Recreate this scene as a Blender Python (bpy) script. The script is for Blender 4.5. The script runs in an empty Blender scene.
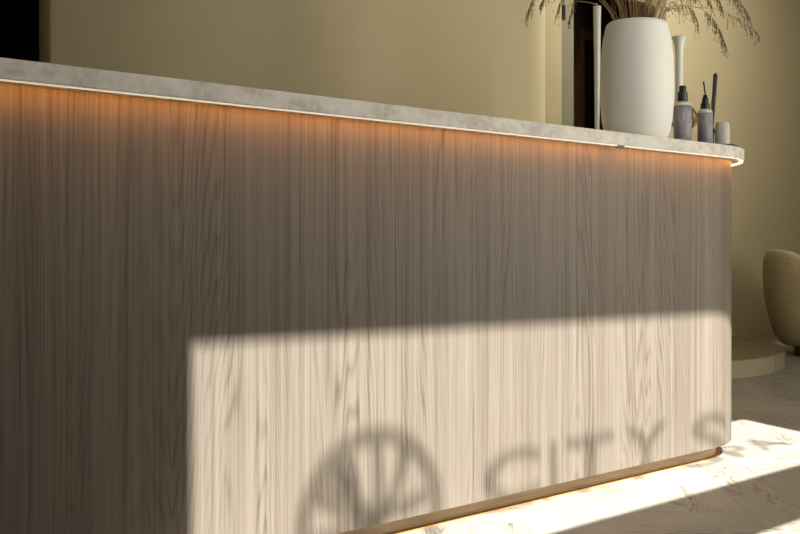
import bpy, bmesh, math, random
from mathutils import Vector, Matrix
random.seed(7)
S = bpy.context.scene
COL = S.collection
PI = math.pi

# ------------------------------------------------------------------ helpers
def link(o, parent=None):
    COL.objects.link(o)
    if parent is not None:
        o.parent = parent
    return o

def obj(name, bm, mat, parent=None, smooth=False, bevel=0.0):
    me = bpy.data.meshes.new(name)
    bmesh.ops.recalc_face_normals(bm, faces=bm.faces[:])
    bm.to_mesh(me); bm.free()
    if smooth:
        for p in me.polygons: p.use_smooth = True
    o = bpy.data.objects.new(name, me)
    if mat: me.materials.append(mat)
    link(o, parent)
    if bevel:
        m = o.modifiers.new('bevel', 'BEVEL'); m.width = bevel; m.segments = 2
        m.limit_method = 'ANGLE'; m.angle_limit = math.radians(50)
    return o

def thing(name, label, cat, loc=(0, 0, 0), group=None, rz=0):
    o = bpy.data.objects.new(name, None)
    o.empty_display_size = 0.05
    link(o); o.location = loc; o.rotation_euler = (0, 0, rz)
    return tag(o, label, cat, group)

def tag(o, label, cat, group=None):
    o['label'] = label; o['category'] = cat
    if group: o['group'] = group
    return o

def struct(o):
    o['kind'] = 'structure'; return o

def box(bm, x0, x1, y0, y1, z0, z1):
    vs = [bm.verts.new(p) for p in ((x0,y0,z0),(x1,y0,z0),(x1,y1,z0),(x0,y1,z0),(x0,y0,z1),(x1,y0,z1),(x1,y1,z1),(x0,y1,z1))]
    for f in ((0,3,2,1),(4,5,6,7),(0,1,5,4),(1,2,6,5),(2,3,7,6),(3,0,4,7)):
        bm.faces.new([vs[i] for i in f])
    return bm

def boxm(*a):
    return box(bmesh.new(), *a)

def lathe(prof, n=48, bm=None, cx=0, cy=0, close_bottom=True, close_top=False):
    """prof: list of (r,z) from bottom to top"""
    bm = bm or bmesh.new()
    rings = []
    for r, z in prof:
        rings.append([bm.verts.new((cx + r*math.cos(2*PI*i/n), cy + r*math.sin(2*PI*i/n), z)) for i in range(n)])
    for a, b in zip(rings, rings[1:]):
        for i in range(n):
            bm.faces.new((a[i], a[(i+1) % n], b[(i+1) % n], b[i]))
    if close_bottom: bm.faces.new(rings[0][::-1])
    if close_top: bm.faces.new(rings[-1])
    return bm

def tube(bm, pts, rads, n=6, caps=True):
    pts = [Vector(p) for p in pts]
    rings = []
    up = Vector((0.3, 0.5, 1)).normalized()
    for i, p in enumerate(pts):
        t = (pts[min(i+1, len(pts)-1)] - pts[max(i-1, 0)])
        if t.length < 1e-9: t = Vector((0, 0, 1))
        t.normalize()
        a = t.cross(up)
        if a.length < 1e-4: a = t.cross(Vector((1, 0, 0)))
        a.normalize(); b = t.cross(a)
        r = rads[i] if isinstance(rads, (list, tuple)) else rads
        rings.append([bm.verts.new(p + a*(r*math.cos(2*PI*k/n)) + b*(r*math.sin(2*PI*k/n))) for k in range(n)])
    for A, B in zip(rings, rings[1:]):
        for k in range(n):
            bm.faces.new((A[k], A[(k+1) % n], B[(k+1) % n], B[k]))
    if caps:
        bm.faces.new(rings[0][::-1]); bm.faces.new(rings[-1])
    return bm

def spline(ctrl, n=24):
    P = [Vector(c) for c in ctrl]
    P = [P[0]*2 - P[1]] + P + [P[-1]*2 - P[-2]]
    out = []
    m = len(P) - 3
    for k in range(n+1):
        u = k/n*m; i = min(int(u), m-1); t = u - i
        p0, p1, p2, p3 = P[i:i+4]
        out.append(0.5*((2*p1) + (p2-p0)*t + (2*p0-5*p1+4*p2-p3)*t*t + (3*p1-p0-3*p2+p3)*t**3))
    return out

def outline_prism(pts, z0, z1, uv=False, bm=None):
    """closed outline (x,y) extruded from z0 to z1; side faces get arc-length UVs"""
    bm = bm or bmesh.new()
    lo = [bm.verts.new((x, y, z0)) for x, y in pts]
    hi = [bm.verts.new((x, y, z1)) for x, y in pts]
    L = bm.loops.layers.uv.verify()
    s = 0.0; n = len(pts)
    for i in range(n):
        j = (i+1) % n
        d = math.hypot(pts[j][0]-pts[i][0], pts[j][1]-pts[i][1])
        f = bm.faces.new((lo[i], lo[j], hi[j], hi[i]))
        for lp, uvv in zip(f.loops, ((s, z0), (s+d, z0), (s+d, z1), (s, z1))):
            lp[L].uv = uvv
        f.smooth = True
        s += d
    for ring in (lo[::-1], hi):
        f = bm.faces.new(ring)
        for e_ in f.edges: e_.smooth = False
        for lp in f.loops: lp[L].uv = (lp.vert.co.x, lp.vert.co.y)
    return bm

# ------------------------------------------------------------------ materials
class NT:
    def __init__(self, name):
        self.m = bpy.data.materials.new(name); self.m.use_nodes = True
        self.t = self.m.node_tree; self.n = self.t.nodes; self.l = self.t.links
        self.b = self.n['Principled BSDF']
    def node(self, typ, **kw):
        nd = self.n.new(typ)
        for k, v in kw.items():
            if k in nd.inputs: nd.inputs[k].default_value = v
            else: setattr(nd, k, v)
        return nd
    def link(self, a, b): self.l.new(a, b)
    def mapping(self, src, scale, loc=(0, 0, 0)):
        mp = self.node('ShaderNodeMapping'); mp.inputs['Scale'].default_value = scale; mp.inputs['Location'].default_value = loc
        self.link(src, mp.inputs['Vector']); return mp.outputs['Vector']
    def noise(self, vec, scale=5, detail=4, rough=.5, dist=0):
        nd = self.node('ShaderNodeTexNoise')
        nd.inputs['Scale'].default_value = scale; nd.inputs['Detail'].default_value = detail
        nd.inputs['Roughness'].default_value = rough; nd.inputs['Distortion'].default_value = dist
        self.link(vec, nd.inputs['Vector']); return nd.outputs['Fac']
    def math(self, op, a, b=None, c=None):
        nd = self.node('ShaderNodeMath', operation=op)
        for i, v in enumerate((a, b, c)):
            if v is None: continue
            if isinstance(v, (int, float)): nd.inputs[i].default_value = v
            else: self.link(v, nd.inputs[i])
        return nd.outputs[0]
    def ramp(self, fac, stops):
        nd = self.node('ShaderNodeValToRGB')
        cr = nd.color_ramp
        while len(cr.elements) < len(stops): cr.elements.new(.5)
        for e, (p, c) in zip(cr.elements, stops):
            e.position = p; e.color = (*c, 1)
        self.link(fac, nd.inputs['Fac']); return nd.outputs['Color']
    def mix(self, fac, a, b, mode='MIX'):
        nd = self.node('ShaderNodeMix', data_type='RGBA', blend_type=mode)
        for k, v in ((0, fac), (6, a), (7, b)):
            if isinstance(v, (int, float)): nd.inputs[k].default_value = v
            elif isinstance(v, tuple): nd.inputs[k].default_value = (*v, 1)
            else: self.link(v, nd.inputs[k])
        return nd.outputs[2]
    def bump(self, h, strength=.2, dist=.002):
        nd = self.node('ShaderNodeBump'); nd.inputs['Strength'].default_value = strength; nd.inputs['Distance'].default_value = dist
        self.link(h, nd.inputs['Height']); self.link(nd.outputs[0], self.b.inputs['Normal'])
    def color(self, c):
        if isinstance(c, tuple): self.b.inputs['Base Color'].default_value = (*c, 1)
        else: self.link(c, self.b.inputs['Base Color'])
    def set(self, rough=.5, spec=.5, metal=0):
        self.b.inputs['Roughness'].default_value = rough
        self.b.inputs['Specular IOR Level'].default_value = spec
        self.b.inputs['Metallic'].default_value = metal
        return self

def plain(name, c, rough=.5, spec=.4, metal=0, var=.06, scale=30):
    t = NT(name); co = t.node('ShaderNodeTexCoord').outputs['Object']
    f = t.noise(co, scale, 4)
    t.color(t.mix(f, tuple(v*(1-var) for v in c), tuple(min(1, v*(1+var)) for v in c)))
    t.set(rough, spec, metal)
    return t.m

def veneer(name, lo, mid, hi, rough=.5, flat=False):
    """vertical-grain wood veneer in UV metres (u across, v along the grain)"""
    t = NT(name)
    uv = t.node('ShaderNodeTexCoord').outputs['UV']
    sep = t.node('ShaderNodeSeparateXYZ'); t.link(uv, sep.inputs[0])
    u, v = sep.outputs[0], sep.outputs[1]
    if flat: u, v = v, u
    # leaf id: veneer leaves about 0.21 m wide
    lf = t.math('FLOOR', t.math('DIVIDE', u, .213))
    wn = t.node('ShaderNodeTexWhiteNoise', noise_dimensions='1D'); t.link(lf, wn.inputs['W'])
    rnd = wn.outputs['Value']
    cmb = t.node('ShaderNodeCombineXYZ')
    t.link(u, cmb.inputs[0]); t.link(v, cmb.inputs[1]); t.link(t.math('MULTIPLY', rnd, 9.0), cmb.inputs[2])
    vec = cmb.outputs[0]
    big = t.noise(t.mapping(vec, (3.4, .42, 1)), 1, 1.5, .4)
    med = t.noise(t.mapping(vec, (13, .5, 1)), 1, 2, .5)
    ring = t.math('ADD', t.math('ADD', t.math('MULTIPLY', big, 46.0), t.math('MULTIPLY', med, 8.0)), t.math('MULTIPLY', u, 60.0))
    line = t.math('POWER', t.math('ADD', .5, t.math('MULTIPLY', t.math('SINE', t.math('MULTIPLY', ring, 6.2832)), .5)), 3.0)
    fine = t.noise(t.mapping(vec, (230, 2.2, 1)), 1, 4, .65)
    fib = t.noise(t.mapping(vec, (700, 9, 1)), 1, 2, .5)
    stripe = t.noise(t.mapping(vec, (38, .35, 1)), 1, 3, .6)
    lm = t.ramp(t.noise(t.mapping(vec, (7, .9, 1), (3, 5, 2)), 1, 2, .5), [(.36, (.12, .12, .12)), (.66, (1, 1, 1))])
    g = t.math('ADD', t.math('MULTIPLY', t.math('MULTIPLY', line, lm), .24), t.math('MULTIPLY', fine, .72))
    strand = t.noise(t.mapping(vec, (105, .9, 1), (5, 2, 7)), 1, 3, .6)
    g = t.math('ADD', g, t.math('MULTIPLY', t.math('SUBTRACT', strand, .5), .75))
    g = t.math('ADD', g, t.math('MULTIPLY', stripe, .55))
    g = t.math('ADD', g, t.math('MULTIPLY', fib, .18))
    g = t.math('SUBTRACT', g, .32)
    c = t.ramp(g, [(.20, hi), (.46, mid), (.82, lo)])
    tint = t.math('ADD', .96, t.math('MULTIPLY', rnd, .08))
    cc = t.node('ShaderNodeCombineXYZ')
    for i in range(3): t.link(tint, cc.inputs[i])
    t.color(t.mix(1.0, c, cc.outputs[0], 'MULTIPLY'))
    t.set(rough, .35)
    t.bump(g, .12, .001)
    return t.m

M = {}
M['veneer'] = veneer('ash veneer', (.077, .056, .039), (.152, .128, .100), (.192, .165, .132), .48)
M['toe'] = veneer('oak plinth', (.37, .25, .14), (.48, .345, .21), (.55, .41, .26), .5, True)

def stone():
    t = NT('grey stone'); co = t.node('ShaderNodeTexCoord').outputs['Object']
    a = t.noise(t.mapping(co, (3, 3, 5)), 3, 6, .62, .6)
    b = t.noise(co, 55, 5, .6)
    g = t.math('ADD', t.math('MULTIPLY', a, .7), t.math('MULTIPLY', b, .35))
    t.color(t.ramp(g, [(.36, (.45, .41, .35)), (.52, (.655, .62, .55)), (.64, (.75, .72, .66))]))
    t.set(.55, .35); t.bump(b, .06, .001)
    return t.m
M['stone'] = stone()

def plaster(name, c):
    t = NT(name); co = t.node('ShaderNodeTexCoord').outputs['Object']
    f = t.noise(co, 2.5, 5, .55)
    g = t.noise(co, 160, 3, .6)
    t.color(t.mix(f, tuple(v*.95 for v in c), tuple(v*1.05 for v in c)))
    t.set(.85, .2); t.bump(g, .05, .001)
    return t.m
M['wall'] = plaster('beige plaster', (.53, .46, .29))
M['ceil'] = plaster('ceiling paint', (.72, .68, .60))
M['wall2'] = plaster('dark olive plaster', (.10, .085, .06))
M['trimw'] = plain('painted door trim', (.25, .24, .16), .45)
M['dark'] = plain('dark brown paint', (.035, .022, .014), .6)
M['wine'] = plain('dark wine door', (.010, .004, .004), .5)
M['black'] = plain('black plastic', (.012, .012, .013), .35)
M['steel'] = plain('dark steel', (.06, .06, .06), .35, .5, .8)
M['frame'] = plain('anthracite window frame', (.05, .05, .055), .45)
M['vinyl'] = plain('window film lettering', (.06, .06, .06), .5)
t = NT('etched window film'); tr_ = t.node('ShaderNodeBsdfTransparent'); mx_ = t.node('ShaderNodeMixShader'); mx_.inputs[0].default_value = .34
t.color((.5, .5, .5)); t.set(.7, .2); t.link(tr_.outputs[0], mx_.inputs[1]); t.link(t.b.outputs[0], mx_.inputs[2]); t.link(mx_.outputs[0], t.n['Material Output'].inputs['Surface'])
M['vinyl'] = t.m
M['fabric'] = plain('shadow edge blind fabric', (.55, .53, .48), .8)

def floorwood():
    t = NT('herringbone oak')
    uv = t.node('ShaderNodeTexCoord').outputs['UV']
    at = t.node('ShaderNodeAttribute', attribute_name='plank'); rnd = at.outputs['Fac']
    sep = t.node('ShaderNodeSeparateXYZ'); t.link(uv, sep.inputs[0])
    cmb = t.node('ShaderNodeCombineXYZ')
    t.link(sep.outputs[0], cmb.inputs[0]); t.link(sep.outputs[1], cmb.inputs[1]); t.link(t.math('MULTIPLY', rnd, 57.0), cmb.inputs[2])
    vec = cmb.outputs[0]
    big = t.noise(t.mapping(vec, (1.5, 9, 1)), 1, 3, .5)
    saw = t.math('FRACT', t.math('MULTIPLY', big, 17.0))
    line = t.math('POWER', saw, 3.0)
    msk = t.noise(t.mapping(vec, (2.2, 9, 1.7)), 1, 1, .5)
    msk = t.ramp(msk, [(.47, (0, 0, 0)), (.6, (1, 1, 1))])
    fine = t.noise(t.mapping(vec, (7, 190, 1)), 1, 4, .65)
    blot = t.noise(t.mapping(vec, (3, 8, 1)), 1, 4, .6)
    g = t.math('ADD', t.math('MULTIPLY', t.math('MULTIPLY', line, msk), .5), t.math('MULTIPLY', fine, .5))
    g = t.math('ADD', g, t.math('MULTIPLY', blot, .25))
    c = t.ramp(g, [(.22, (.325, .305, .266)), (.45, (.285, .264, .222)), (.80, (.135, .115, .087))])
    tint = t.math('ADD', .86, t.math('MULTIPLY', rnd, .22))
    cc = t.node('ShaderNodeCombineXYZ')
    for i in range(3): t.link(tint, cc.inputs[i])
    t.color(t.mix(1.0, c, cc.outputs[0], 'MULTIPLY'))
    t.set(.48, .4); t.bump(g, .10, .001)
    return t.m
M['floor'] = floorwood()
M['gap'] = plain('floor joint filler', (.16, .13, .09), .8)

def emis(name, c, s):
    t = NT(name); t.b.inputs['Emission Color'].default_value = (*c, 1); t.b.inputs['Emission Strength'].default_value = s
    t.color((.8, .8, .8)); return t.m
M['led'] = emis('warm led tape', (1.0, .38, .075), 36)
M['diff'] = emis('led profile diffuser', (1.0, .80, .52), .42)

def pane_mat():
    t = NT('clear window glass')
    tr = t.node('ShaderNodeBsdfTransparent'); gl = t.node('ShaderNodeBsdfGlossy'); gl.inputs['Roughness'].default_value = .02
    lw = t.node('ShaderNodeLayerWeight'); lw.inputs['Blend'].default_value = .5
    fr_ = t.math('ADD', t.math('MULTIPLY', t.math('POWER', lw.outputs['Facing'], 4.0), .6), .03)
    mx = t.node('ShaderNodeMixShader')
    t.link(fr_, mx.inputs[0]); t.link(tr.outputs[0], mx.inputs[1]); t.link(gl.outputs[0], mx.inputs[2])
    out = t.n['Material Output']; t.link(mx.outputs[0], out.inputs['Surface'])
    return t.m
M['pane'] = pane_mat()

# ------------------------------------------------------------------ the setting
ZC = 3.2
XL, XR, YF, YB = -2.5, 9.0, -2.03, 2.5

def build_floor():
    w, n = .15, 5
    sq = math.sqrt(.5)
    bm = bmesh.new(); L = bm.loops.layers.uv.verify()
    F = bm.faces.layers.float.new('plank_f')
    p0, q0 = 1.498 - 10*w, -2.094 + 14*w     # joints as seen beside the counter
    p0 -= 0; q0 = -2.094 - 10*w
    e = .0006
    rr = random.Random(3)
    def W(p, q):     # p along (1,1)/sqrt2, q along (-1,1)/sqrt2
        return ((p - q)*sq, (p + q)*sq)
    def plank(pa, pb, qa, qb, along_p):
        cx, cy = W((pa+pb)/2, (qa+qb)/2)
        if not (XL-.6 < cx < XR+.6 and YF-.6 < cy < 4.2): return
        pa += e; pb -= e; qa += e; qb -= e
        cs = [(pa, qa), (pb, qa), (pb, qb), (pa, qb)]
        vs = []
        for p, q in cs:
            x, y = W(p, q)
            x = min(max(x, XL-.05), XR+.05); y = min(max(y, YF-.05), 4.0)
            vs.append(bm.verts.new((x, y, 0)))
        try: f = bm.faces.new(vs)
        except ValueError: return
        if f.calc_area() < 1e-5:
            bm.faces.remove(f); return
        r = rr.random(); f[F] = r
        ou, ov = rr.random()*5, rr.random()*5
        for lp, (p, q) in zip(f.loops, cs):
            a, b = (p-pa, q-qa) if along_p else (q-qa, p-pa)
            lp[L].uv = (a+ou, b+ov)
    for m in range(-14, 15):
        for k in range(-60, 80):
            P = p0 + (k + n*m)*w; Q = q0 + (k - n*m)*w
            plank(P, P+n*w, Q, Q+w, True)
            plank(P, P+w, Q+w, Q+w+n*w, False)
    me = bpy.data.meshes.new('floor')
    vals = [f[F] for f in bm.faces]
    for f in bm.faces:
        f.normal_update()
        if f.normal.z < 0: f.normal_flip()
    bm.to_mesh(me); bm.free()
    a = me.attributes.new('plank', 'FLOAT', 'FACE')
    for i, v in enumerate(vals): a.data[i].value = v
    me.materials.append(M['floor'])
    o = link(bpy.data.objects.new('floor', me)); struct(o)
    sub = obj('subfloor', boxm(XL-.05, XR+.05, YF-.06, 4.0, -.08, -.0008), M['gap'], o)
    return o
build_floor()
struct(obj('ceiling', boxm(XL-.1, XR+.1, YF-.06, 4.0, ZC, ZC+.1), M['ceil']))
struct(obj('wall_left', boxm(XL-.1, XL, YF-.06, 4.0, 0, ZC), M['wall2']))
struct(obj('wall_right', boxm(XR, XR+.1, YF-.06, 4.0, 0, ZC), M['wall']))

# back wall with two doorways
def wall_back():
    y0, y1 = YB, YB+.1
    bm = bmesh.new()
    box(bm, XL, .95, y0, y1, 0, ZC)
    box(bm, 1.76, 5.226, y0, y1, 0, ZC)
    box(bm, 6.40, XR, y0, y1, 0, ZC)
    box(bm, .95, 1.76, y0, y1, 2.55, ZC)
    box(bm, 5.226, 6.40, y0, y1, 2.55, ZC)
    return struct(obj('wall_back', bm, M['wall']))
wall_back()
bm = boxm(6.40, XR, YB-.012, YB, 0, .075)
box(bm, 1.76, 5.226, YB-.012, YB, 0, .075); box(bm, XL, .95, YB-.012, YB, 0, .075)
struct(obj('baseboard_back', bm, M['wall']))
# corridor behind the doorways
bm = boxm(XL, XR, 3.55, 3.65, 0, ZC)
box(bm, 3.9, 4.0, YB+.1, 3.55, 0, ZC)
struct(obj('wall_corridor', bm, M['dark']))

# near doorway: pale frame with a hinge
d1 = obj('door_1', box(box(boxm(5.228, 5.300, YB+.02, YB+.095, .0, 2.49), 5.306, 5.384, YB+.028, YB+.095, 0, 2.49), 6.336, 6.40, YB+.05, YB+.095, .0, 2.49), M['trimw'], bevel=.004); struct(d1)
obj('lintel', boxm(5.228, 6.40, YB+.05, YB+.095, 2.49, 2.55), M['trimw'], d1)
leaf = obj('door_leaf', boxm(5.34, 5.384, YB+.10, YB+.98, .11, 2.485), M['trimw'], d1, bevel=.003)
hg = bmesh.new()
tube(hg, [(5.246, YB+.006, 2.225), (5.246, YB+.006, 2.32)], .013, 10)
box(hg, 5.246, 5.274, YB+.008, YB+.0195, 2.225, 2.32)
obj('hinge', hg, M['black'], d1)
# far door in the corridor
d2 = obj('door_2', box(box(boxm(6.64, 6.70, 3.50, 3.548, 0, 2.45), 7.60, 7.66, 3.50, 3.548, 0, 2.45), 6.64, 7.66, 3.50, 3.548, 2.45, 2.51), plain('brown door frame', (.10, .05, .025), .5)); struct(d2)
obj('door_leaf', boxm(6.702, 7.598, 3.51, 3.545, .0, 2.448), M['wine'], d2)
# dark doorway at the left
d3 = obj('door_3', box(box(boxm(.95, 1.00, YB-.01, YB+.11, 0, 2.55), 1.71, 1.76, YB-.01, YB+.11, 0, 2.55), 1.0, 1.71, YB-.01, YB+.11, 2.48, 2.55), M['wine']); struct(d3)
obj('door_leaf', boxm(1.002, 1.708, YB+.03, YB+.07, 0.005, 2.478), M['wine'], d3)

# partition with a rounded end, behind the counter
def rrect(x0, x1, y0, y1, rl, rr_, n=20):
    pts = []
    def arc(cx, cy, r, a0, a1):
        for i in range(n+1):
            a = math.radians(a0 + (a1-a0)*i/n); pts.append((cx + r*math.cos(a), cy + r*math.sin(a)))
    arc(x1-rr_, y0+rr_, rr_, -90, 0); arc(x1-rr_, y1-rr_, rr_, 0, 90)
    arc(x0+rl, y1-rl, rl, 90, 180); arc(x0+rl, y0+rl, rl, 180, 270)
    out = []
    for p in pts:
        if not out or math.hypot(p[0]-out[-1][0], p[1]-out[-1][1]) > 1e-5: out.append(p)
    return out
def hook():
    pts = [(1.268, 1.2)]
    for i in range(25):
        a = math.radians(-90 + 90*i/24); pts.append((3.44 + .35*math.cos(a), 1.55 + .35*math.sin(a)))
    pts += [(3.79, 1.95), (3.70, 1.95)]
    for i in range(25):
        a = math.radians(0 - 90*i/24); pts.append((3.44 + .26*math.cos(a), 1.55 + .26*math.sin(a)))
    pts.append((1.268, 1.29))
    return pts
bm = outline_prism(hook(), 0, ZC)
for e_ in bm.edges:
    if abs(e_.verts[0].co.z - e_.verts[1].co.z) > 1 and e_.calc_face_angle(0) > .5: e_.smooth = False
struct(obj('wall_partition', bm, M['wall']))

# front wall with the shop windows the sun comes through
GX0, GX1 = .391, 3.111
RZ0, RZ1 = 1.848, 2.196
HZ = 3.05
bm = bmesh.new()
y0, y1 = YF-.06, YF
box(bm, XL, GX0, y0, y1, 0, ZC)
box(bm, GX0, 1.75, y0, y1, 0, RZ0)
box(bm, 1.75, GX1, y0, y1, 0, 1.0)
box(bm, GX0, GX1, y0, y1, HZ, ZC)
box(bm, GX1, 3.9, y0, y1, 0, ZC)
box(bm, 3.9, 4.9, y0, y1, 0, .35)
box(bm, 3.9, 4.9, y0, y1, 1.9, ZC)
box(bm, 4.9, XR, y0, y1, 0, ZC)
struct(obj('wall_front', bm, M['wall2']))
w1 = obj('window_1', boxm(GX0, GX1, y0, y1, RZ0, RZ1), M['frame']); struct(w1)
obj('upper_pane', boxm(GX0, GX1, -2.052, -2.048, RZ1, HZ), M['pane'], w1)
obj('lower_pane', boxm(1.75, GX1, -2.052, -2.048, 1.0, RZ0), M['pane'], w1)
bm = boxm(3.9, 3.94, y0, y1, .35, 1.9); box(bm, 4.86, 4.9, y0, y1, .35, 1.9); box(bm, 3.94, 4.86, y0, y1, 1.86, 1.9); box(bm, 3.94, 4.86, y0, y1, .35, .39)
w2 = obj('window_2', bm, M['frame']); struct(w2)
obj('pane', boxm(3.94, 4.86, -2.052, -2.048, .39, 1.86), M['pane'], w2)
# unseen blind, added and tilted to shape the sun patch's top edge
bl = thing('shadow_edge_blind', 'unseen pale blind added to shape the top edge of the sun patch', 'blind', (1.75, -2.0, 3.08))
bm = bmesh.new()
def blind_z(x): return 2.917 - .0085*(x - .40)
xs = (GX0-.05, GX1+.05)
vs = []
for yy in (-2.003, -1.997):
    for x in xs:
        vs.append(bm.verts.new((x-1.75, yy+2.0, blind_z(x)-3.08)))
        vs.append(bm.verts.new((x-1.75, yy+2.0, 0)))
for f in ((0,2,3,1),(4,5,7,6),(0,4,6,2),(1,3,7,5),(0,1,5,4),(2,6,7,3)): bm.faces.new([vs[i] for i in f])
obj('edge_blind_cloth', bm, M['fabric'], bl)
obj('edge_blind_tube', tube(bmesh.new(), [(xs[0]-1.75, 0, .02), (xs[1]-1.75, 0, .02)], .028, 16), M['steel'], bl)

# window lettering: reads from the street
T18, TE = math.tan(math.radians(18.3)), 1.2
YG = -2.046
dX, dZ = T18*2.046, TE*2.046
sg = thing('window_lettering', 'etched film lettering with round tree emblem on the shop window', 'sign', (1.9, YG, RZ1 + .12))
def glyph(ch, x0, x1, z0, z1, off=.0):
    cu = bpy.data.curves.new('glyph', 'FONT'); cu.body = ch; cu.size = 1; cu.offset = off; cu.resolution_u = 6
    to = bpy.data.objects.new('glyph', cu); COL.objects.link(to)
    bpy.context.view_layer.update()
    me = bpy.data.meshes.new_from_object(to.evaluated_get(bpy.context.evaluated_depsgraph_get()))
    bpy.data.objects.remove(to); bpy.data.curves.remove(cu)
    bm = bmesh.new(); bm.from_mesh(me); bpy.data.meshes.remove(me)
    ax0 = min(v.co.x for v in bm.verts); ax1 = max(v.co.x for v in bm.verts)
    ay0 = min(v.co.y for v in bm.verts); ay1 = max(v.co.y for v in bm.verts)
    for v in bm.verts:
        v.co = (x0 + (v.co.x-ax0)/(ax1-ax0)*(x1-x0) - 1.9, 0, z0 + (v.co.y-ay0)/(ay1-ay0)*(z1-z0) - (RZ1+.12))
    r = bmesh.ops.extrude_face_region(bm, geom=bm.faces[:])
    for v in r['geom']:
        if isinstance(v, bmesh.types.BMVert): v.co.y += .0008
    obj('letter', bm, M['vinyl'], sg)
ZT, ZB = .172, -.012
for ch, a, b in (('C', 1.945, 2.175), ('I', 2.214, 2.246), ('T', 2.285, 2.505), ('Y', 2.55, 2.785), ('S', 2.908, 3.142), ('P', 3.185, 3.355), ('A', 3.355, 3.575)):
    glyph(ch, a-dX, b-dX, (ZB if ch in 'SPA' else .022)+dZ, ZT+dZ, .034)
def emblem():
    bm = bmesh.new()
    cx, cz = 1.572-dX-1.9, .06+dZ-(RZ1+.12)
    def ringseg(r0, r1, n=72):
        a = [bm.verts.new((cx+r0*math.cos(2*PI*i/n), 0, cz+r0*math.sin(2*PI*i/n))) for i in range(n)]
        b = [bm.verts.new((cx+r1*math.cos(2*PI*i/n), 0, cz+r1*math.sin(2*PI*i/n))) for i in range(n)]
        for i in range(n): bm.faces.new((a[i], a[(i+1)%n], b[(i+1)%n], b[i]))
    ringseg(.182, .230)
    def bar(pts, w):
        for (p, q), (w0, w1) in zip(zip(pts, pts[1:]), zip(w, w[1:])):
            p = Vector(p); q = Vector(q); d = (q-p).normalized(); nn = Vector((-d.y, d.x))
            vs = [bm.verts.new((cx+c.x, 0, cz+c.y)) for c in (p+nn*w0*1.5, q+nn*w1*1.5, q-nn*w1*1.5, p-nn*w0*1.5)]
            bm.faces.new(vs)
    # trunk fanning into branches and leaves
    bar([(0, -.19), (.0, -.02)], [.03, .022])
    bar([(0, -.02), (-.05, .05), (-.085, .16)], [.022, .016, .02])
    bar([(0, -.02), (.02, .08), (.012, .195)], [.018, .013, .01])
    bar([(0, -.02), (.07, .06), (.10, .16)], [.02, .012, .016])
    bar([(-.03, .02), (-.12, .06), (-.17, .09)], [.014, .02, .012])
    bar([(.03, .01), (.11, .02), (.18, .04)], [.014, .016, .01])
    bar([(-.02, -.01), (-.11, -.02), (-.18, -.02)], [.014, .02, .012])
    bar([(-.06, .08), (-.13, .13)], [.012, .02])
    r = bmesh.ops.extrude_face_region(bm, geom=bm.faces[:])
    for v in r['geom']:
        if isinstance(v, bmesh.types.BMVert): v.co.y += .0008
    obj('emblem', bm, M['vinyl'], sg)
emblem()

# ------------------------------------------------------------------ the counter
HT, TK = 1.06, .0385
CX0, CXE, CR = -1.2, 3.05, .36
def pill(off, n=40):
    r = CR + off
    pts = []
    for i in range(n+1):
        a = math.radians(-90 + 180*i/n); pts.append((CXE + r*math.cos(a), CR + r*math.sin(a)))
    for i in range(n+1):
        a = math.radians(90 + 180*i/n); pts.append((CX0 + r*math.cos(a), CR + r*math.sin(a)))
    # long front side split so the uv starts at the back
    return pts
rc = thing('reception_counter', 'long pale wood veneer reception counter with rounded end on herringbone floor', 'counter', (0, 0, 0))
b_ = outline_prism(pill(0), .05, HT-TK)
obj('body', b_, M['veneer'], rc)
b_ = outline_prism(pill(-.052), 0, .05)
M['orange'] = plain('orange oak base plate', (.42, .21, .07), .5)
obj('base_plate', outline_prism(pill(-.0375), .0002, .004), M['orange'], rc)
b_ = outline_prism(pill(-.052), .0042, .05)
o = obj('toe_kick', b_, M['toe'], rc); o['label'] = 'warm brown recessed plinth under the counter body'
wt = thing('worktop', 'thin grey stone worktop running along the wooden reception counter', 'worktop', (0, 0, HT-TK))
b_ = outline_prism(pill(.043), 0, TK)
obj('slab', b_, M['stone'], wt, bevel=.0025)
def ring_strip(o0, o1, z0, z1):
    bm = bmesh.new()
    A, B = pill(o0), pill(o1)
    n = len(A)
    def V(p, z): return bm.verts.new((p[0], p[1], z))
    a0 = [V(p, z0) for p in A]; b0 = [V(p, z0) for p in B]; a1 = [V(p, z1) for p in A]; b1 = [V(p, z1) for p in B]
    for i in range(n):
        j = (i+1) % n
        for q in ((a0[i], b0[i], b0[j], a0[j]), (a1[i], a1[j], b1[j], b1[i]), (a0[i], a0[j], a1[j], a1[i]), (b0[i], b1[i], b1[j], b0[j])):
            bm.faces.new(q)
    return bm
obj('led_profile', ring_strip(.0375, .0400, -.0036, 0), M['diff'], wt)
o = obj('profile_joint', boxm(2.470, 2.502, -.0412, -.030, -.0052, -.0001), M['steel'], wt); o['label'] = 'dark joint in the light profile'
o = obj('led_strip', ring_strip(.0315, .0365, -.0015, 0), M['led'], wt); o['label'] = 'glowing warm light strip under the worktop edge'

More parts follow.
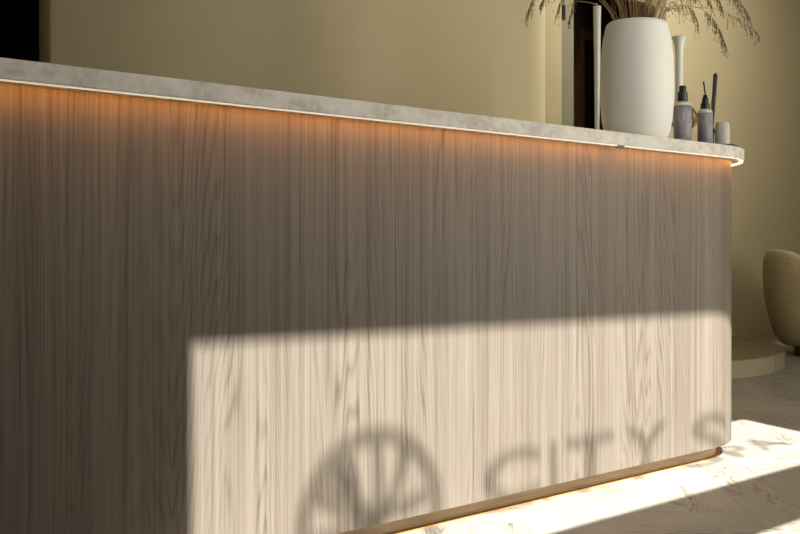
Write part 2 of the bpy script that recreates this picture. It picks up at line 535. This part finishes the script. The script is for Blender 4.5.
# ------------------------------------------------------------------ step platform and armchair
pc = (5.3, 2.4); pr = 1.25
def disc_outline(r, ymax, n=96):
    pts = []
    for i in range(n):
        a = 2*PI*i/n; x, y = r*math.cos(a), r*math.sin(a)
        if y <= ymax: pts.append((a, x, y))
    # order from right end around the front to the left end
    a_end = math.asin(ymax/r)
    seq = [(r*math.cos(a_end), ymax)]
    steps = 90
    for i in range(1, steps):
        a = a_end - (PI + 2*a_end)*i/steps
        seq.append((r*math.cos(a), r*math.sin(a)))
    seq.append((-r*math.cos(a_end), ymax))
    return seq[::-1]
pf = thing('round_step', 'low round wooden step platform with cream edge against the back wall', 'platform', (pc[0], pc[1], 0))
M['cream'] = plain('cream step edge', (.36, .315, .21), .55)
t = NT('step top wood'); co = t.node('ShaderNodeTexCoord').outputs['Object']
g = t.noise(t.mapping(co, (3, 60, 1)), 1, 5, .6)
t.color(t.ramp(g, [(.3, (.25, .20, .12)), (.7, (.16, .125, .07))])); t.set(.5, .35); M['steptop'] = t.m
obj('riser', outline_prism(disc_outline(pr, .085), 0, .098), M['cream'], pf)
obj('tread', outline_prism(disc_outline(pr+.004, .085), .0982, .105), M['steptop'], pf, bevel=.002)
sa = math.radians(-78)   # riser seam
bm = bmesh.new(); sx, sy = pr*math.cos(sa), pr*math.sin(sa)
box(bm, sx-.002, sx+.002, sy-.0012, sy+.01, .002, .098); o = obj('joint_strip', bm, M['gap'], pf)

def boucle():
    t = NT('boucle wool'); co = t.node('ShaderNodeTexCoord').outputs['Object']
    v = t.node('ShaderNodeTexVoronoi'); v.inputs['Scale'].default_value = 95; t.link(co, v.inputs['Vector'])
    n = t.noise(co, 60, 4, .6)
    h = t.math('ADD', v.outputs['Distance'], t.math('MULTIPLY', n, .5))
    t.color(t.ramp(h, [(.2, (.56, .47, .31)), (.9, (.40, .33, .20))]))
    t.set(.95, .1); t.bump(h, .8, .006)
    return t.m
M['boucle'] = boucle()
M['legwood'] = plain('dark stained leg', (.02, .010, .006), .4)
ch = thing('tub_armchair', 'cream boucle tub armchair with dark legs beside the round step', 'armchair', (6.77, 1.48, 0), rz=math.radians(-60))
def tub():
    # local +x is the open front of the chair
    bm = bmesh.new(); n = 72
    def top(a):       # a: angle from front
        k = (1 - math.cos(a))/2              # 0 front, 1 back
        k = max(0, min(1, (k-.30)/.62)); k = k*k*(3-2*k)
        return .46 + .25*k
    prof_out = [(.21, .06), (.285, .068), (.335, .13), (.37, .25), (.395, .36), (.405, .46)]
    rings = []
    for r, z in prof_out:
        rings.append([bm.verts.new((r*math.cos(2*PI*i/n), r*math.sin(2*PI*i/n), z)) for i in range(n)])
    def var(fr, r):    # ring at fraction of height between .46 and rim
        out = []
        for i in range(n):
            a = 2*PI*i/n; zt = top(a); out.append(bm.verts.new((r*math.cos(a), r*math.sin(a), .46 + (zt-.46)*fr)))
        return out
    for fr, r in ((.35, .408), (.7, .404), (.9, .39), (.98, .372), (1.0, .35), (.985, .325), (.93, .303), (.8, .29), (.45, .28), (0.02, .272)):
        rings.append(var(fr, r))
    rings.append([bm.verts.new((.265*math.cos(2*PI*i/n), .265*math.sin(2*PI*i/n), .34)) for i in range(n)])
    for A, B in zip(rings, rings[1:]):
        for i in range(n): bm.faces.new((A[i], A[(i+1) % n], B[(i+1) % n], B[i]))
    bm.faces.new(rings[0][::-1]); bm.faces.new(rings[-1])
    return bm
obj('shell', tub(), M['boucle'], ch, smooth=True)
obj('seat_cushion', lathe([(.2, .342), (.25, .35), (.262, .38), (.258, .43), (.23, .45), (.12, .458), (.01, .46)], 48, close_top=True), M['boucle'], ch, smooth=True)
for i in range(4):
    a = math.radians(45 + 90*i); x, y = .245*math.cos(a), .245*math.sin(a)
    bm = lathe([(.032, 0), (.040, .075)], 20, cx=x, cy=y, close_top=True)
    obj('leg', bm, M['legwood'], ch)

# ------------------------------------------------------------------ things on the worktop
ZW = HT
M['ceramic'] = plain('matte white ceramic', (.85, .83, .78), .6, .35, var=.02, scale=14)
def shift(prof, z): return [(r, zz+z) for r, zz in prof]
VX, VY = 2.851, .17
big = tag(obj('flower_vase', lathe([(.062, 0), (.078, .004), (.096, .02), (.108, .045), (.1165, .09), (.1205, .15), (.1215, .21), (.1185, .29), (.112, .35), (.104, .392), (.0995, .404), (.095, .4085), (.091, .404), (.092, .39), (.104, .34), (.112, .25), (.112, .15), (.10, .06), (.07, .025), (.01, .022)], 72, close_top=True), M['ceramic'], smooth=True),
          'big rounded matte white vase full of dried grasses on the worktop', 'vase')
big.location = (VX, VY, ZW)

# slim tall vase behind it, and the trumpet vase beside the bottles
M['porcelain'] = plain('glossy white porcelain', (.72, .72, .66), .28, .5, var=.02)
slim = tag(obj('slim_vase', lathe([(.030, 0), (.032, .006), (.018, .014), (.0095, .03), (.0095, .15), (.0115, .35), (.0135, .50), (.0145, .56), (.0155, .575), (.0135, .575), (.0115, .5), (.007, .2), (.002, .19)], 28, close_top=True), M['porcelain'], smooth=True),
           'tall thin white vase with one curled grass left of the big vase', 'vase')
slim.location = (3.123, .55, ZW)
trum = tag(obj('trumpet_vase', lathe([(.030, 0), (.032, .005), (.024, .014), (.0165, .03), (.0145, .08), (.0145, .36), (.0155, .41), (.0185, .44), (.024, .458), (.0295, .468), (.0285, .470), (.022, .460), (.0165, .445), (.0135, .41), (.011, .2), (.002, .19)], 36, close_top=True), M['porcelain'], smooth=True),
           'white trumpet vase with flared mouth standing behind the left spray bottle', 'vase')
trum.location = (3.405, .378, ZW)

# tray
M['tray'] = plain('dark tray lacquer', (.022, .020, .016), .35)
TX, TY = 3.196, .20
tray = tag(obj('round_tray', lathe([(.155, 0), (.164, .002), (.17, .010), (.17, .018), (.166, .018), (.164, .009), (.01, .008)], 72, close_top=True), M['tray'], smooth=False),
           'thin round dark tray at the rounded end of the worktop', 'tray')
tray.location = (TX, TY, ZW)
ZTY = ZW + .008

def marble_label():
    t = NT('grey marbled label'); co = t.node('ShaderNodeTexCoord').outputs['Object']
    a = t.noise(co, 14, 4, .5, 1.0); b = t.noise(t.mapping(co, (1, 1, .5), (3, 1, 4)), 18, 3, .5, 1)
    v = t.math('ABSOLUTE', t.math('SUBTRACT', a, .5))
    c = t.ramp(v, [(0, (.40, .39, .40)), (.03, (.29, .28, .295)), (.2, (.23, .225, .24))])
    d = t.ramp(b, [(.45, (1, 1, 1)), (.65, (.72, .70, .73))])
    t.color(t.mix(1.0, c, d, 'MULTIPLY')); t.set(.4, .4); return t.m
M['marble'] = marble_label()
M['bottle'] = plain('pale frosted plastic', (.62, .59, .52), .3, .5)
M['blackgloss'] = plain('black pump plastic', (.010, .010, .011), .25)

def bottle(loc, r, zs, zt, label, kind):
    b = thing('spray_bottle', label, 'bottle', loc)
    h = zs - loc[2]; H = zt - loc[2]
    obj('bottle_body', lathe([(r*.92, 0), (r, .004), (r, h-.012), (r*.93, h-.004), (r*.62, h), (r*.42, h+.001), (r*.42, h+.006)], 40, close_top=True), M['bottle'], b, smooth=True)
    obj('bottle_label', lathe([(r+.0002, .008), (r+.0006, .0082), (r+.0006, h-.014), (r+.0002, h-.0138)], 40, close_bottom=False), M['marble'], b, smooth=True)
    if kind == 'cap':
        obj('pump_collar', lathe([(r*.56, h+.002), (r*.58, h+.004), (r*.56, h+.034), (r*.5, h+.036)], 32, close_top=True), M['blackgloss'], b)
        obj('pump_head', lathe([(r*.40, h+.036), (r*.41, h+.038), (r*.41, H-.002), (r*.37, H)], 28, close_top=True), M['blackgloss'], b)
    else:
        obj('pump_collar', lathe([(r*.60, h+.002), (r*.62, h+.004), (r*.60, h+.020), (r*.46, h+.023)], 32, close_top=True), M['blackgloss'], b)
        bm = lathe([(r*.44, h+.023), (r*.42, h+.034), (r*.26, H-.004), (r*.22, H)], 28, close_top=True)
        obj('pump_head', bm, M['blackgloss'], b)
    return b
bottle((3.087, .15, ZTY), .0296, 1.226, 1.282, 'taller grey marbled spray bottle with square black pump next to big vase', 'cap')
bottle((3.21, .14, ZTY), .0258, 1.210, 1.262, 'shorter grey marbled bottle with tapered black cap in the tray middle', 'cone')

# reed diffuser
DX, DY = 3.343, .20
df = thing('reed_diffuser', 'black reed diffuser with dark sticks behind the shorter grey bottle', 'diffuser', (DX, DY, ZTY))
obj('bottle_body', lathe([(.0165, 0), (.018, .003), (.018, .075), (.015, .085), (.0095, .09), (.0095, .108), (.0085, .108), (.008, .08), (.002, .078)], 32, close_top=True), M['blackgloss'], df, smooth=True)
R2 = Vector((.7559, -.6547, 0)); F2 = Vector((.6547, .7559, 0))
def reed(dx0, dx1, dy, ln, r=.0032):
    bm = tube(bmesh.new(), [R2*dx0 + F2*(-dy*.3) + Vector((0, 0, .082)), R2*dx1 + F2*dy + Vector((0, 0, ln))], r, 8)
    obj('reed', bm, M['black'], df)
reed(.000, .0165, -.004, .293); reed(.002, .0135, .004, .291, .0042); reed(.004, .0205, .001, .288, .0042); reed(-.003, .0115, -.002, .286)
reed(-.005, -.027, .000, .262, .0028)

# ribbed glass
def glass_mat():
    t = NT('frosted ribbed glass'); t.color((.92, .88, .78)); t.set(.25, .5)
    t.b.inputs['Transmission Weight'].default_value = .45; t.b.inputs['IOR'].default_value = 1.3
    return t.m
M['rib'] = glass_mat()
M['wax'] = plain('candle wax', (.70, .60, .45), .5)
gl = thing('ribbed_candle_glass', 'small ribbed pale candle glass at the right end of the tray', 'candle', (3.29, .12, ZTY))
def ribbed():
    bm = bmesh.new(); n = 96
    prof = [(.019, 0), (.0235, .006), (.0245, .02), (.0245, .085), (.0225, .098), (.0215, .100), (.0205, .098), (.0215, .085), (.0215, .012), (.002, .010)]
    rings = []
    for k, (r, z) in enumerate(prof):
        rib = .0007 if 1 <= k <= 3 else 0
        rings.append([bm.verts.new(((r + rib*math.cos(24*2*PI*i/n))*math.cos(2*PI*i/n), (r + rib*math.cos(24*2*PI*i/n))*math.sin(2*PI*i/n), z)) for i in range(n)])
    for A, B in zip(rings, rings[1:]):
        for i in range(n): bm.faces.new((A[i], A[(i+1) % n], B[(i+1) % n], B[i]))
    bm.faces.new(rings[0][::-1]); bm.faces.new(rings[-1]); return bm
obj('glass_cup', ribbed(), M['rib'], gl, smooth=True)
obj('wax_filling', lathe([(.0195, .0125), (.0205, .014), (.0205, .048), (.018, .05)], 40, close_top=True), M['wax'], gl)

# woven dried ball ornament
M['dryvine'] = plain('dry golden vine', (.30, .21, .10), .7, var=.25, scale=60)
OX, OY = 3.275, .27
orn = thing('woven_ball_ornament', 'golden woven vine ball ornament between the two spray bottles', 'ornament', (OX, OY, ZTY))
rb = random.Random(5); bm = bmesh.new()
for k in range(26):
    ax = Vector((rb.gauss(0, 1), rb.gauss(0, 1), rb.gauss(0, 1))).normalized()
    u = ax.orthogonal().normalized(); v = ax.cross(u)
    rr2 = .046 + rb.uniform(-.004, .004)
    pts = [u*(rr2*math.cos(2*PI*i/28)) + v*(rr2*math.sin(2*PI*i/28)) + ax*rb.uniform(-.0005, .0005) + Vector((0, 0, .128)) for i in range(29)]
    tube(bm, pts, .0016, 5, caps=False)
obj('vine_ball', bm, M['dryvine'], orn, smooth=True)
bm = tube(bmesh.new(), [Vector((.016*math.cos(2*PI*i/20), .016*math.sin(2*PI*i/20), .078)) for i in range(21)], .003, 6, caps=False)
lathe([(.022, 0), (.022, .004), (.004, .008), (.003, .078)], 20, bm, close_top=True)
obj('stand', bm, M['black'], orn)

# ------------------------------------------------------------------ dried grasses
M['stem'] = plain('dry grass stalk', (.24, .145, .06), .7, var=.3, scale=25)
M['blade'] = plain('golden dry blade', (.40, .25, .10), .65, var=.3, scale=25)
M['seed'] = plain('brown grass seed', (.13, .085, .040), .75, var=.3, scale=80)
rg = random.Random(11)
def W3(a, b, z):      # a to the right along the counter view, b away, z height
    return Vector((VX, VY, 0)) + R2*a + F2*b + Vector((0, 0, z))
def seed_at(bm, p, d, L, r):
    d = d.normalized(); a = d.orthogonal().normalized(); b = d.cross(a)
    v0 = bm.verts.new(p); v1 = bm.verts.new(p + d*L)
    m = p + d*(L*.45)
    q = [bm.verts.new(m + (a*math.cos(2*PI*k/3) + b*math.sin(2*PI*k/3))*r) for k in range(3)]
    for k in range(3):
        bm.faces.new((v0, q[k], q[(k+1) % 3])); bm.faces.new((v1, q[(k+1) % 3], q[k]))
def plume(bm, pts, start, n, ln, droop=.8, rnd=None):
    rnd = rnd or rg
    N = len(pts) - 1
    for k in range(int(n*.75)):
        f = start + (1-start)*(k + rnd.random())/n
        i = min(int(f*N), N-1); p = pts[i].lerp(pts[i+1], f*N-i)
        t = (pts[i+1] - pts[i]).normalized()
        side = Vector((rnd.gauss(0, 1), rnd.gauss(0, 1), rnd.gauss(0, .6))).normalized()
        d = (t*.45 + side*.5 + Vector((0, 0, -droop*.7))).normalized()
        L = ln*(.5 + rnd.random()*.8)*(1.1 - .5*f)
        q = [p.copy()]
        for s in range(5):
            d = (d + Vector((0, 0, -.34*droop)) + Vector((rnd.gauss(0, .08), rnd.gauss(0, .08), rnd.gauss(0, .05)))).normalized()
            q.append(q[-1] + d*(L/5))
        tube(bm, q, [.00036, .00034, .0003, .00028, .00025, .0002], 3, caps=False)
        for s in range(1, 6):
            for _ in range(2):
                if rnd.random() < .42:
                    dd = ((q[s]-q[s-1]).normalized() + Vector((rnd.gauss(0, .45), rnd.gauss(0, .45), rnd.gauss(0, .3) - .5))).normalized()
                    seed_at(bm, q[s-1].lerp(q[s], rnd.random()), dd, .006 + rnd.random()*.005, .0008 + rnd.random()*.0006)
def grass(ctrl, label, group=None, r0=.0018, start=.45, n=40, ln=.05, droop=.8, mat='stem', name='dried_grass_stem'):
    pts = spline(ctrl, 40)
    base = pts[0].copy()
    e = thing(name, label, 'dried grass', base, group)
    loc = [p - base for p in pts]
    obj('stalk', tube(bmesh.new(), loc, [max(r0*(1 - i/34), .0004) for i in range(41)], 6), M[mat], e, smooth=True)
    if n:
        bm = bmesh.new(); plume(bm, loc, start, n, ln, droop)
        obj('seed_plume', bm, M['seed'], e)['kind'] = 'stuff'
    return e
def px(x, y, b=0.0):          # metres: right of the vase axis / height, from paced-off measures
    return ((x-637)/299.0, b, .715 + (249-y)/299.0)
def G(pp, *a, **k):
    return grass([W3(*p) for p in pp], *a, **k)
def rooted(sx, sb=0.0, base=(0, 0)):
    return [(base[0], base[1], 1.12), ((sx-637)/299.0, sb, 1.467)]
# long arching plumes on the right
G(rooted(657, -.02) + [px(664, 13, -.03), px(686, 11, -.04), px(712, 13, -.05), px(735, 23, -.05), px(750, 34, -.05), px(757, 43, -.05)],
  'long thin grass stem arching far right with its tip pointing down', start=.62, n=34, ln=.055)
G(rooted(659, -.03) + [px(670, 10, -.05), px(690, 12, -.07), px(704, 22, -.08), px(713, 36, -.08), px(718, 50, -.08), px(721, 60, -.08)],
  'dense drooping grass plume hanging above the black reeds on the right', start=.5, n=90, ln=.055, droop=1.0)
G(rooted(655, .03) + [px(668, -12, .04), px(700, -22, .05), px(735, -12, .06), px(752, 6, .06), px(760, 28, .06)],
  'tall grass plume bending over at the far right edge of the bouquet', start=.55, n=80, ln=.06, droop=1.0)
G(rooted(653, .02) + [px(662, -10, .03), px(690, -26, .04), px(714, -16, .04), px(724, 0, .04), px(728, 12, .04)],
  'grass plume dangling from the top right just inside the long arch', start=.6, n=60, ln=.055, droop=1.0)
G(rooted(651, .0) + [px(660, -10, .0), px(680, -24, .0), px(700, -14, .0), px(709, 0, .0), px(713, 10, .0)],
  'short grass plume hanging down right of the vase top', start=.6, n=50, ln=.05, droop=1.0)
G(rooted(660, -.01) + [px(668, 12, -.02), px(680, 8, -.02), px(690, 10, -.02), px(696, 24, -.02), px(698, 40, -.02)],
  'fine sparse grass spray hanging behind the trumpet vase mouth', start=.45, n=44, ln=.05, droop=1.0)
G(rooted(662, .02) + [px(672, 4, .03), px(684, -6, .03), px(698, -4, .03), px(708, 6, .03)],
  'low wispy grass spray leaning right out of the vase', start=.3, n=60, ln=.05, droop=.6)
# drooping plumes on the left
G(rooted(618, .02) + [px(606, -25, .04), px(580, -48, .05), px(552, -36, .05), px(538, -10, .05), px(530, 8, .05), px(523, 20, .05)],
  'grass plume hanging furthest left of the vase', start=.55, n=60, ln=.06, droop=1.0)
G(rooted(620, -.02) + [px(610, -20, -.04), px(590, -42, -.05), px(562, -34, -.06), px(547, -10, -.06), px(540, 6, -.06), px(536, 14, -.06)],
  'grass plume hanging second from the left of the bouquet', start=.6, n=60, ln=.05, droop=1.0)
G(rooted(622, .0) + [px(614, -20, .0), px(600, -36, .0), px(578, -30, .0), px(565, -8, .0), px(558, 10, .0), px(555, 26, .0)],
  'thin grass plume hanging left of the pale door frame', start=.58, n=44, ln=.055, droop=1.0)
G(rooted(624, .03) + [px(616, -16, .04), px(602, -30, .05), px(586, -22, .05), px(577, -2, .05), px(573, 14, .05), px(571, 26, .05)],
  'thin grass plume hanging in front of the pale door frame', start=.6, n=36, ln=.05, droop=1.0)
G(rooted(621, .04) + [px(612, -30, .06), px(588, -52, .07), px(566, -44, .07), px(556, -20, .07), px(550, -6, .07)],
  'faint sparse grass spray hanging left of the door frame behind the others', start=.6, n=34, ln=.09, droop=1.1)
G(rooted(658, .05) + [px(668, -24, .07), px(692, -44, .09), px(722, -40, .09), px(742, -24, .09), px(750, -8, .09)],
  'tall grass spray at the top right edge trailing fine threads', start=.5, n=60, ln=.085, droop=1.1)
# upright stalks and blades in the mouth of the vase
GRP = 'upright dry stalks in the big vase'
LAB = 'dry brown stalk standing upright in the big white vase'
for i in range(52):
    ang = rg.uniform(0, 2*PI); rr3 = .074*math.sqrt(rg.random())
    a, b = rr3*math.cos(ang), rr3*math.sin(ang)
    a = max(-.074, min(.074, a))
    ztop = 1.78 + rg.uniform(0, .25)
    k = 1.9 + rg.random()*.8
    ctrl = [(a*.3, b*.3, 1.115), (a, b, 1.467), (a*k, b*k, 1.62), (a*k*1.8 + rg.gauss(0, .02), b*k*1.6, ztop)]
    blade = rg.random() < .45
    G(ctrl, LAB, GRP, r0=rg.uniform(.0022, .0042), start=.62, n=14, ln=.05, droop=.2, mat='blade' if blade else 'stem')
# the strand curling out of the slim vase
sv = Vector((3.123, .55, ZW))
e = grass([sv + Vector((0, 0, .30)), sv + Vector((0, 0, .56)), sv + R2*(-.008) + Vector((0, 0, .582)), sv + R2*(-.035) + Vector((0, 0, .590)), sv + R2*(-.075) + Vector((0, 0, .594)), sv + R2*(-.10) + Vector((0, 0, .588)), sv + R2*(-.125) + Vector((0, 0, .574))],
          'single curled grass stem leaning left out of the thin white vase', r0=.0030, start=.75, n=5, ln=.02, mat='blade')

# ------------------------------------------------------------------ light
sun = bpy.data.lights.new('sun', 'SUN'); sun.energy = 21.5; sun.angle = math.radians(.55); sun.color = (1, .975, .93)
so = link(bpy.data.objects.new('sun', sun))
so.rotation_euler = Vector((T18, 1, -TE)).normalized().to_track_quat('-Z', 'Y').to_euler()
so.location = (-1, -5, 6)
ar = bpy.data.lights.new('daylight', 'AREA'); ar.shape = 'RECTANGLE'; ar.size = .9; ar.size_y = 1.4; ar.energy = 38; ar.color = (1, .93, .79)
ao = link(bpy.data.objects.new('daylight', ar)); ao.location = (4.4, -2.16, 1.12); ao.rotation_euler = (math.radians(90), 0, 0)
def spot(label, loc, aim, energy, size, blend):
    v = (Vector(aim) - Vector(loc)).normalized()
    L = bpy.data.lights.new('spot_beam', 'SPOT'); L.energy = energy; L.spot_size = math.radians(size); L.spot_blend = blend
    L.shadow_soft_size = .04; L.color = (1, .93, .80)
    lo = link(bpy.data.objects.new('spot_beam', L)); lo.location = Vector(loc) + v*.075; lo.rotation_euler = v.to_track_quat('-Z', 'Y').to_euler()
    t_ = thing('ceiling_spotlight', label, 'spotlight', (loc[0], loc[1], ZC))
    d = Vector((0, 0, loc[2]-ZC))
    obj('ceiling_plate', lathe([(.045, -.012), (.05, -.010), (.05, 0)], 24, close_top=True), M['black'], t_)
    obj('arm', tube(bmesh.new(), [(0, 0, -.010), tuple(d)], .008, 8), M['black'], t_)
    bm = tube(bmesh.new(), [d - v*.08, d + v*.06], .04, 20)
    obj('lamp_head', bm, M['black'], t_)
spot('black ceiling spotlight aimed at the wall beside the doorway', (5.75, .75, 2.95), (6.25, 2.5, 2.45), 150, 104, .8)
spot('black ceiling spotlight aimed at the curved end of the partition', (5.1, 1.32, 2.95), (3.77, 1.5, 1.85), 185, 60, .8)
spot('black spotlight added out of view to brighten the cream tub armchair', (6.2, .8, 2.95), (6.85, 1.5, .6), 320, 22, .6)  # extra spot, added to brighten the rim and inside of the chair
wd = bpy.data.worlds.new('world'); S.world = wd; wd.use_nodes = True
wb = wd.node_tree.nodes['Background']; wb.inputs['Color'].default_value = (1.0, .955, .86, 1); wb.inputs['Strength'].default_value = 3.8

# ------------------------------------------------------------------ camera
cam = bpy.data.cameras.new('camera'); co_ = link(bpy.data.objects.new('camera', cam))
th = math.atan(1189/1030.)
co_.location = (0, -1.913, .715)
co_.rotation_euler = (PI/2, 0, th - PI/2)
cam.sensor_width = 36; cam.lens = 1030*36/800; cam.shift_y = -18/800
cam.clip_start = .02
cam.dof.use_dof = True; cam.dof.focus_distance = 2.9; cam.dof.aperture_fstop = 13
S.camera = co_
S.view_settings.view_transform = 'Standard'; S.view_settings.look = 'None'
S.view_settings.exposure = 0; S.view_settings.gamma = 1
S.view_settings.use_curve_mapping = False
S.cycles.max_bounces = 10; S.cycles.diffuse_bounces = 6; S.cycles.transparent_max_bounces = 12
S.cycles.caustics_reflective = False; S.cycles.caustics_refractive = False
S.cycles.sample_clamp_indirect = 6
S.cycles.use_denoising = True
